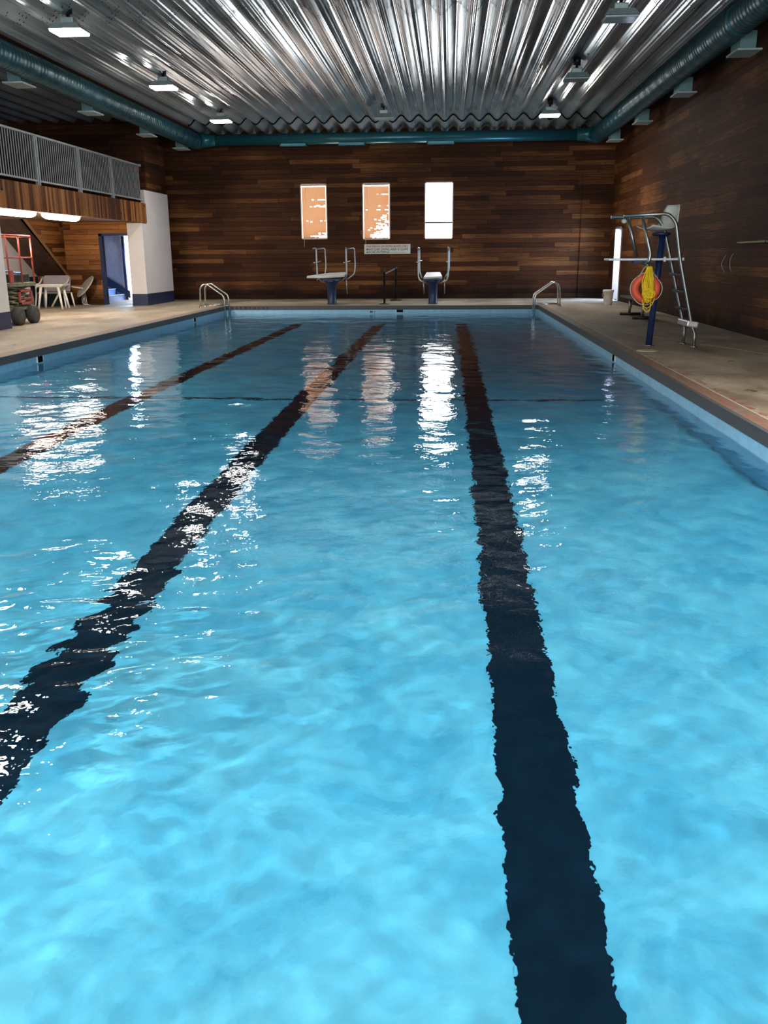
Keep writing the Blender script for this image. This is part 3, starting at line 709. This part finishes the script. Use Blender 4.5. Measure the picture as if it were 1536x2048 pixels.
# sign
def text_mesh(name, body, size, mat_, parent, loc, shear=0.0, width=None, bold=.0):
    c = bpy.data.curves.new(name, 'FONT'); c.body = body; c.size = size; c.extrude = .0015; c.shear = shear; c.offset = bold; c.resolution_u = 3
    o = bpy.data.objects.new(name, c); COL.objects.link(o)
    bpy.context.view_layer.update()
    me = bpy.data.meshes.new_from_object(o.evaluated_get(bpy.context.evaluated_depsgraph_get()))
    bpy.data.objects.remove(o)
    me.materials.clear(); me.materials.append(mat_)
    xs_ = [v.co.x for v in me.vertices]; w0 = max(xs_)-min(xs_); k = (width/w0) if width else 1
    for v in me.vertices: v.co = Vector(((v.co.x-min(xs_))*k, -v.co.z, v.co.y))
    o = bpy.data.objects.new(name, me); COL.objects.link(o); o.parent = parent; o.location = loc
    return o
sg = empty('wall_sign', (-2.04, YB-.01, 1.6), 'white sign with red and black lettering about the diving board, below the middle window', 'sign')
m = MB(); m.box((-.765, -.025, -.155), (.765, 0, .155), .004); m.build('sign_board', mat('sign_white', (.78, .82, .74), .5, var=.04), sg)
REDT = mat('sign_red', (.5, .02, .03)); BLKT = mat('sign_black', (.02, .02, .02))
text_mesh('lettering', 'ONE PERSON ON DIVING BOARD ONLY', .1, REDT, sg, (-.7, -.027, .055), 0, 1.4, .001)
text_mesh('lettering', 'MAKE SURE DIVING AREA IS CLEAR', .1, BLKT, sg, (-.7, -.027, -.04), .25, 1.38, .001)
text_mesh('lettering', 'BEFORE ENTERING', .1, BLKT, sg, (-.7, -.027, -.13), .25, .78, .001)
m = MB(); m.box((.1, -.028, -.105), (.62, -.026, -.1)); m.build('underline', BLKT, sg)

# gutter outlets on the waterline band and depth marks
def outlet(loc, horizontal, label):
    r = empty('gutter_outlet', loc, label, 'pool outlet', 'small black outlets in the pool side')
    m = MB()
    (m.box((-.1, -.012, -.035), (.1, .01, .035)) if horizontal else m.box((-.012, -.1, -.05), (.012, .1, .04))); m.build('opening', BOLTM, r)
    m = MB()
    for s_ in (-1, 1):
        if horizontal: m.box((s_*.1-.006, -.016, -.038), (s_*.1+.006, .01, .038))
        else: m.box((-.014, s_*.1-.008, -.05), (.014, s_*.1+.008, .042))
    m.build('surround', WPLAST, r)
outlet((-1.39, PY1-.002, -.145), True, 'black outlet in the far pool wall between the diving stands')
outlet((PX0+.002, 13.96, -.15), False, 'black outlet in the left pool side, nearest the camera')
outlet((PX0+.002, 23.0, -.15), False, 'black outlet in the left pool side, farther one near the ladder')
outlet((PX1-.002, 14.15, -.15), False, 'black outlet in the right pool side in front of the lifeguard chair')
dm = empty('depth_mark', (-2.25, PY1-.004, -.19), 'tiny black depth lettering on the far pool wall', 'depth marking')
text_mesh('lettering', 'M 1', .075, BLKT, dm, (0, -.003, 0), 0, .14, .002)
m = MB()
for k in range(9): m.box((-6.3+k*.13, PY1-.016, -.08+.0*(k % 3)), (-6.3+k*.13+.05+.02*(k % 2), PY1-.01, -.02))
o = m.build('depth_tiles', BLACK); tag(o, 'row of small black marks on the coping by the far left ladder', 'depth marking')
m = MB(); m.lathe([(.028, 0), (.028, .03), (.018, .03), (.018, .045)], (0, 0, 0), 14, 'X')
o = m.build('wall_inlet', mat('inlet_grey', (.25, .27, .26))); o.location = (PX1-.04, 9.3, -.3); tag(o, 'small round inlet fitting low on the right pool side', 'pool fitting'); RECV.append(o)

# floor disc
m = MB(); m.lathe([(.155, 0), (.15, .008), (.12, .012)], (0, 0, 0), 28); o = m.build('floor_cover', mat('cream_disc', (.52, .46, .27), .5)); o.location = (2.94, 13.7, .001)
tag(o, 'round cream cover plate on the deck in front of the lifeguard chair', 'cover plate')
# expansion joint lines
m = MB(); m.box((2.752, 1.1, 0), (2.772, PY1+.3, .002)); m.prism([(3.2, 17.2, 0), (4.55, 13.2, 0), (4.56, 13.22, 0), (3.21, 17.22, 0)], (0, 0, .002)); m.build('trim_8', mat('pale_joint', (.42, .37, .3), .7), kind='structure')

# --- lifeguard chair
lg = empty('lifeguard_chair', (3.165, 14.55, 0), 'tall lifeguard chair on a blue post with chrome rails, ladder and white seat', 'lifeguard chair')
LX, LY = 3.165, 14.55
def P(x, y, z): return (x-LX, y-LY, z)
m = MB(); m.tube([P(3.14, 14.55, 0), P(3.24, 14.6, 1.66)], .05, 18); m.build('pole', NAVYD, lg)
m = MB(); m.lathe([(.09, 1.64), (.14, 1.66), (.14, 1.69), (.05, 1.7)], P(3.22, 14.6, 0), 20); m.build('seat_mount', NAVY, lg)
m = MB(); m.lathe([(.09, 0), (.085, .012)], P(3.14, 14.55, 0), 18); m.build('floor_flange', DULLCHROME, lg)
yn, yf_ = 14.3, 14.82
m = MB(); m.tube([P(2.585, yn, 1.925), P(3.24, yn, 1.955), P(3.36, yn, 1.83), P(3.46, yn, 1.3), P(3.72, yn, .3), P(3.77, yn, .2), P(3.77, yn, 0)], .026, 12, fil=.12); m.build('side_rail', DULLCHROME, lg)
m = MB(); m.tube([P(2.49, yf_, 1.93), P(3.18, yf_, 1.93), P(3.3, yf_, 1.78), P(3.44, yf_, 1.3), P(3.69, yf_, .4), P(3.74, yf_, .25), P(3.735, yf_, 0)], .026, 12, fil=.14); m.build('side_rail', DULLCHROME, lg)
m = MB(); m.tube([P(2.86, yn, 1.91), P(3.02, yn, 1.38), P(3.0, yn, 1.25), P(2.93, yn+.1, 1.245)], .026, 12, fil=.1); m.build('front_rail', DULLCHROME, lg)
m = MB(); m.tube([P(2.75, yf_, 1.92), P(2.92, yf_, 1.33)], .024, 12); m.build('front_rail', DULLCHROME, lg)
m = MB(); m.lathe([(.02, -.05), (.035, -.04), (.035, .04), (.02, .05)], P(2.69, yf_, 1.87), 12, 'Y'); m.build('clamp', WPLAST, lg)
m = MB(); m.box(P(2.42, yn+.05, 1.285), P(3.5, yf_+.02, 1.32), .008); m.build('platform', mat('aluminium_platform', (.62, .66, .7), .35, .5), lg)
m = MB(); m.box(P(3.225, yn+.03, 1.268), P(3.26, yn+.06, 1.338), .004); m.box(P(3.5, yn+.05, 1.28), P(3.535, yf_, 1.325), .006); m.build('platform_clip', WPLAST, lg)
m = MB(); m.box(P(2.8, yn+.08, 1.25), P(3.1, yf_-.05, 1.284), .005); m.build('platform_bracket', NAVYD, lg)
for xx, zz in ((3.475, 1.08), (3.54, .83), (3.605, .57)):
    m = MB(); m.box(P(xx-.05, yn+.01, zz-.02), P(xx+.07, yf_-.01, zz+.02), .008); m.build('rung', BLACK, lg)
m = MB(); m.box(P(3.63, yn-.05, .3), P(3.8, yf_+.05, .39), .02, rot=Matrix.Rotation(math.radians(8), 3, 'Y')); m.build('bottom_step', mat('aluminium_step', (.6, .6, .6), .35, .5), lg)
for yy, xx in ((yn, 3.77), (yf_, 3.735)):
    m = MB(); m.lathe([(.05, 0), (.045, .012), (.03, .02)], P(xx, yy, 0), 16); m.build('floor_flange', DULLCHROME, lg)
# moulded seat shell facing the pool (towards -x)
sx_, sy_, sz_ = 3.16, 14.6, 1.72
sk = 1.1
cs = [(-.24, .035), (-.2, .03), (-.1, .012), (0, 0), (.08, .01), (.15, .05), (.19, .12), (.215, .2), (.24, .3), (.262, .37)]
wd = [.19, .2, .215, .22, .22, .215, .2, .185, .165, .13]
vv, ff = [], []
NW = 9
for lay in (0, 1):
    for (cx, cz), w_ in zip(cs, wd):
        for k in range(NW):
            t = -1+2*k/(NW-1); cup = .055*t*t
            i_ = cs.index((cx, cz)); up = min(1, max(0, (i_-3)/4))
            # cupping raises the sides of the pan and wraps the back forward
            x = cx-cup*up; z = cz+cup*(1-up)*.8
            qx, qy = x+(.012*up if lay else 0), t*w_; ca, sa = math.cos(.42), math.sin(.42)
            vv.append(P(sx_+.02+(qx*ca-qy*sa)*sk, sy_+(qx*sa+qy*ca)*sk, sz_+z*1.02-(.012*(1-up) if lay else 0)))
n0 = len(cs)*NW
for lay in (0, 1):
    for i in range(len(cs)-1):
        for k in range(NW-1):
            a = lay*n0+i*NW+k; ff.append((a, a+1, a+NW+1, a+NW) if not lay else (a, a+NW, a+NW+1, a+1))
edge = [i*NW for i in range(len(cs))]; edge2 = [i*NW+NW-1 for i in range(len(cs))]
for E_ in (edge, edge2): ff += [(a, b, b+n0, a+n0) for a, b in zip(E_, E_[1:])]
ff += [(k, k+1, k+1+n0, k+n0) for k in range(NW-1)]; ff += [((len(cs)-1)*NW+k, (len(cs)-1)*NW+k+1, (len(cs)-1)*NW+k+1+n0, (len(cs)-1)*NW+k+n0) for k in range(NW-1)]
me = bpy.data.meshes.new('seat'); me.from_pydata(vv, [], ff); bm_ = bmesh.new(); bm_.from_mesh(me); bmesh.ops.recalc_face_normals(bm_, faces=bm_.faces[:]); bm_.to_mesh(me); bm_.free()
me.polygons.foreach_set('use_smooth', [True]*len(me.polygons)); me.materials.append(WPLAST)
so = bpy.data.objects.new('seat', me); COL.objects.link(so); so.parent = lg

# life ring hanging under the platform
lr = empty('life_ring', (2.955, 14.17, .88), 'orange life ring with white grab rope hanging from the lifeguard chair platform', 'life ring')
m = MB(); m.tube([(.16*math.cos(a), 0, .16*math.sin(a)) for a in np.linspace(0, 2*math.pi, 41)[:-1]], .056, 16, closed=True); m.build('ring', ORANGE, lr)
m = MB()
for k in range(4):
    a0 = math.radians(38+k*90); a1 = a0+math.radians(90)
    pts = [(.219*math.cos(a0+(a1-a0)*t)*(1+.08*math.sin(math.pi*t)), -.03*math.sin(math.pi*t)-.01, .219*math.sin(a0+(a1-a0)*t)*(1+.08*math.sin(math.pi*t))) for t in np.linspace(0, 1, 10)]
    m.tube(pts, .007, 6)
m.build('grab_rope', ROPEW, lr)
m = MB()
for s_ in (-1, 1): m.tube([(s_*.12, -.045, .17), (s_*.06, -.05, .29), (0, -.03, .345), (0, .25, .378)], .006, 6)
m.build('hanging_cord', ROPEW, lr)
# throw rope coil
rd = random.Random(4)
rc = empty('throw_rope', (2.965, 14.07, 1.2), 'bundle of yellow throw rope looped over the front of the life ring', 'rope')
m = MB()
for k in range(26):
    w0 = rd.uniform(.015, .082); L = rd.uniform(.38, .53); xo = rd.uniform(-.025, .025); yo = rd.uniform(-.04, .03)
    n = 26; pts = []
    for i in range(n):
        t = i/n*2*math.pi
        x = xo+w0*math.sin(t)*(.4+.8*(1-math.cos(t))/2)+.006*math.sin(3*t+k); z = -L*(1-math.cos(t))/2
        pts.append((x, yo+.01*math.sin(2*t+k), z))
    m.tube(pts, .0085, 6, closed=True)
for k in range(9):
    r0 = rd.uniform(.035, .085); cx, cz = rd.uniform(-.03, .03), rd.uniform(-.42, -.36)
    m.tube([(cx+r0*math.cos(a+k), -.05-rd.uniform(0, .01), cz+r0*.8*math.sin(a+k)) for a in np.linspace(0, 6.283, 19)[:-1]], .0085, 6, closed=True)
m.tube([(-.04, 0, -.5), (-.05, 0, -.6), (.0, 0, -.66), (.05, 0, -.64), (.06, 0, -.5)], .007, 6, fil=.05)
m.tube([(-.07, 0, -.48), (-.06, 0, -.56), (0, 0, -.61), (.08, 0, -.56), (.11, 0, -.45)], .007, 6, fil=.05)
m.build('rope_coil', YELLOW, rc)
m = MB(); m.tube([(-.005, 0, -.03), (-.005, .02, .03), (0, .2, .045), (0, .34, .062)], .008, 6); m.build('hook', DARKMETAL, rc)

# bench behind
be = empty('bench', (4.28, 21.3, 0), 'low bench on grey T shaped metal feet by the right wall, behind the life ring', 'bench')
for dy in (-.75, .75):
    m = MB(); m.tube([(-.24, dy, .03), (.24, dy, .03)], .03, 10); m.build('foot', DARKMETAL, be)
    m = MB(); m.tube([(-.02, dy, .04), (-.02, dy, .4)], .03, 10); m.tube([(-.02, dy, .08), (.0, dy*.55, .38)], .014, 8); m.build('leg', DULLCHROME, be)
m = MB(); m.box((-.2, -1.1, .4), (.16, 1.1, .44), .01); m.build('seat', mat('bench_board', (.1, .085, .075), .6), be)
m = MB(); m.box((.0, -1.0, .5), (.05, -.6, .75), .008, rot=Matrix.Rotation(math.radians(14), 3, 'Y')); m.tube([(.02, -.8, .42), (.1, -.8, .62)], .018, 8); m.build('back_support', DULLCHROME, be)

# bucket
bk = empty('bucket', (4.5, 26.5, 0), 'white plastic bucket standing by the side doorway', 'bucket')
m = MB(); m.lathe([(.11, 0), (.118, .02), (.14, .36), (.155, .36), (.155, .41), (.148, .42), (.14, .42), (.11, .03)], (0, 0, 0), 26); m.build('body', WPLAST, bk)
m = MB(); m.tube([(-.15, 0, .37), (-.175, -.03, .28), (-.165, -.06, .22), (-.13, -.1, .27)], .006, 6, fil=.03); m.build('handle', DULLCHROME, bk)

# reach pole on the wall with its hooks
m = MB(); m.tube([(XR-.06, 17.35, 1.565), (XR-.06, 17.1, 1.567)], .012, 8); 
rp_ = empty('reach_pole', (XR-.06, 12.5, 1.565), 'long yellow green pole resting along the right wall', 'pole')
m = MB(); m.tube([(0, -3.0, 0), (0, 4.6, 0)], .019, 10); m.build('shaft', YELLOWP, rp_)
m = MB(); m.tube([(0, 4.6, 0), (0, 4.78, 0)], .012, 10); m.build('tip', DULLCHROME, rp_)
for dy in (-1.5, 3.2):
    m = MB(); m.tube([(.052, dy, .05), (.0, dy, .03), (-.03, dy, -.01), (0, dy, -.03), (.052, dy, -.03)], .008, 6, fil=.02); m.build('wall_hook', DARKMETAL, rp_)
for yh, lab, c in ((18.05, 'thin curved metal hook on the right wall, farther from the camera', .07), (17.62, 'thin curved metal hook on the right wall, nearer to the camera', .035)):
    m = MB(); m.tube([(0, 0, .17), (-.035, .01, .1), (-c-.01, .02, 0), (-.035, .01, -.1), (0, 0, -.16)], .0055, 8, fil=.05)
    o = m.build('wall_hook', RAILP); o.location = (XR-.005, yh, 1.19 if c > .05 else 1.21); tag(o, lab, 'wall hook', 'curved hooks on the right wall')

# ================================================================== UNDER THE BALCONY
# scissor lift
lf = empty('scissor_lift', (-9.62, 19.55, 0), 'small scissor lift with red cage rails and green chassis beside the white pier', 'scissor lift')
TW = .58   # half width and half length
def wheel(x, y, r, w, nm):
    m = MB(); m.lathe([(r*.55, -w/2), (r*.92, -w/2), (r, -w/2+.02), (r, w/2-.02), (r*.92, w/2), (r*.55, w/2)], (x, y, r), 26, 'X'); o = m.build('wheel', TYRE, lf)
    m = MB(); m.lathe([(.02, -w/2-.01), (r*.5, -w/2+.01), (r*.5, w/2-.01), (.02, w/2+.012)], (x, y, r), 18, 'X'); m.build('hub', HUBM, o)
for x in (-.36, .42):
    for y in (-.42, .3): wheel(x, y, .19, .16, '')
m = MB(); m.box((-.3, -.56, .3), (.36, .56, .38), .01); m.box((-.3, -.3, .14), (.3, .3, .3), .01); m.tube([(-.36, -.42, .19), (.42, -.42, .19)], .03, 10); m.build('chassis', LIFTG, lf)
m = MB(); m.box((.3, -.2, .1), (.34, .14, .28), .01); m.box((.33, -.1, .14), (.37, .02, .22), .01); m.build('axle_guard', DARKMETAL, lf)
for x in (-.26, .3):
    m = MB()
    for k in range(4):
        z0 = .38+k*.105; z1 = z0+.1
        m.tube([(x, -.5, z0), (x, .5, z1)], .024, 6); m.tube([(x+.03, -.5, z1), (x+.03, .5, z0)], .024, 6)
    m.build('scissor_arm', LIFTG, lf)
m = MB()
for k in range(5): m.tube([(-.28, -.5, .4+k*.1), (.36, -.5, .4+k*.1)], .02, 8); m.tube([(-.28, .5, .4+k*.1), (.36, .5, .4+k*.1)], .02, 8)
m.build('scissor_pin', LIFTG, lf)
m = MB(); [m.box((.36, a, b), (.4, c, d), .006) for a, b, c, d in ((-.2, .42, .42, .47), (-.2, .68, .42, .73), (-.2, .42, -.14, .73), (.36, .42, .42, .73), (.0, .52, .4, .56))]; m.build('red_bracket', LIFTR, lf)
m = MB(); m.box((-.34, -.6, .8), (.42, .6, .88), .01); m.build('platform', LIFTG, lf)
m = MB()
for x in (-.32, .4):
    for y in (-.58, .0, .58): m.tube([(x, y, .88), (x, y, 1.86)], .019, 8)
    m.tube([(x, -.58, 1.85), (x, .58, 1.85)], .024, 8); m.tube([(x, -.58, 1.4), (x, .58, 1.4)], .015, 8)
for y in (-.58, .58):
    m.tube([(-.32, y, 1.85), (.4, y, 1.85)], .022, 8); m.tube([(-.32, y, 1.4), (.4, y, 1.4)], .015, 8)
m.box((.38, -.58, .88), (.42, -.42, 1.14))
m.build('guard_rail', LIFTR, lf)
m = MB(); m.box((-.25, -.25, .88), (.34, .5, 1.06), .03); m.build('cover_sheet', BLACK, lf)
hb = MB(); hb.tube([(-9.5, 19.5, .985), (-9.35, 19.45, 1.03), (-9.2, 19.5, .985), (-9.1, 19.6, .985)], .02, 6, fil=.05); o = hb.build('coiled_hose', mat('hose_blue', (.1, .25, .6))); o.location = (-.18, .1, .095); tag(o, 'short blue hose lying on the scissor lift platform', 'hose')

# white plastic table
tb = empty('plastic_table', (-11.24, 25.6, 0), 'white plastic table with splayed legs under the balcony', 'table')
m = MB(); m.box((-.43, -.27, .64), (.43, .27, .68), .015); m.box((-.38, -.22, .6), (.38, .22, .64), .01); m.build('tabletop', WPLAST, tb)
for x in (-.3, .32):
    for y in (-.2, .2):
        m = MB(); m.tube([(x*.8, y*.8, .62), (x*1.12, y*1.2, 0)], [.042, .028], 8); m.build('leg', WPLAST, tb)
m = MB(); m.tube([(-.05, 0, .05), (.26, .1, .58)], .028, 8); m.build('cross_brace', WPLASTD, tb)
# plastic chair behind it
ch = empty('plastic_chair', (-11.47, 26.25, 0), 'grey white plastic armchair tucked behind the white table', 'chair')
m = MB(); m.prism([(-.38, .2, .45), (.4, .2, .45), (.42, .26, .84), (.36, .27, .9), (-.34, .27, .9), (-.4, .26, .84)], (0, .03, 0)); m.build('backrest', GREYP, ch)
m = MB(); m.box((-.38, -.26, .4), (.38, .24, .44), .015); m.build('seat', WPLASTD, ch)
for s_, x in ((-1, -.4), (1, .41)):
    m = MB(); m.tube([(x, .24, .86), (x, .0, .68), (x, -.26, .66), (x+s_*.02, -.27, .4)], .022, 8, fil=.08); m.build('armrest', WPLAST, ch)
    for y in (-.28, .24):
        m = MB(); m.tube([(x, y, .42), (x+s_*.05, y+(.05 if y > 0 else -.05), 0)], [.028, .022], 8); m.build('leg', WPLAST, ch)
# sacks / white bin beneath the table
wb = empty('storage_sack', (-12.15, 25.9, 0), 'slumped white sack on the floor left of the white table', 'sack')
m = MB(); m.lathe([(.05, 0), (.19, .03), (.2, .25), (.17, .45), (.14, .58), (.05, .64)], (0, 0, 0), 16); m.build('body', WPLASTD, wb)
m = MB(); m.tube([(-.03, 0, .62), (.0, 0, .7), (.04, 0, .64)], .02, 8, fil=.02); m.build('tied_neck', WPLASTD, wb)
gb = empty('storage_crate', (-11.95, 27.2, 0), 'dark green crate on the floor behind the white table', 'crate')
m = MB(); m.box((-.32, -.18, 0), (.32, .18, .5), .02); m.build('body', mat('crate_green', (.012, .04, .028), .5), gb)
m = MB(); m.box((-.34, -.2, .5), (.34, .2, .54), .01); m.build('rim', mat('crate_rim', (.015, .05, .035), .5), gb)
# tilted round table top with its folded wire legs
rt = empty('folding_table', (-10.92, 27.2, 0), 'round white folding table tipped on edge against the wooden wall, wire legs hanging', 'folding table')
R_ = Matrix.Rotation(math.radians(-44), 3, 'Y') @ Matrix.Rotation(math.radians(28), 3, 'X')
m = MB(); m.lathe([(.36, -.02), (.39, -.01), (.39, .01), (.36, .02)], (0, 0, 0), 40)
for v in m.bm.verts: v.co = R_ @ v.co + Vector((.02, 0, .56))
m.build('tabletop', WPLASTD, rt)
for k, dx in enumerate((-.05, -.01, .03, .08)):
    m = MB(); m.tube([(.0+dx*.3, -.02, .42), (dx-.05, -.06, .22), (dx-.02, -.08, .03), (dx+.1, -.04, .012)], .008, 6, fil=.1); m.build('wire_leg', DULLCHROME, rt)
m = MB(); m.tube([(-.02, 0, .5), (-.36, -.12, .56), (-.42, -.14, .6)], .02, 8, fil=.05); m.build('support_arm', WPLAST, rt)

# ------------------------------------------------------------------ caustic receivers under water
for o in RECV: o.cycles.is_caustics_receiver = True
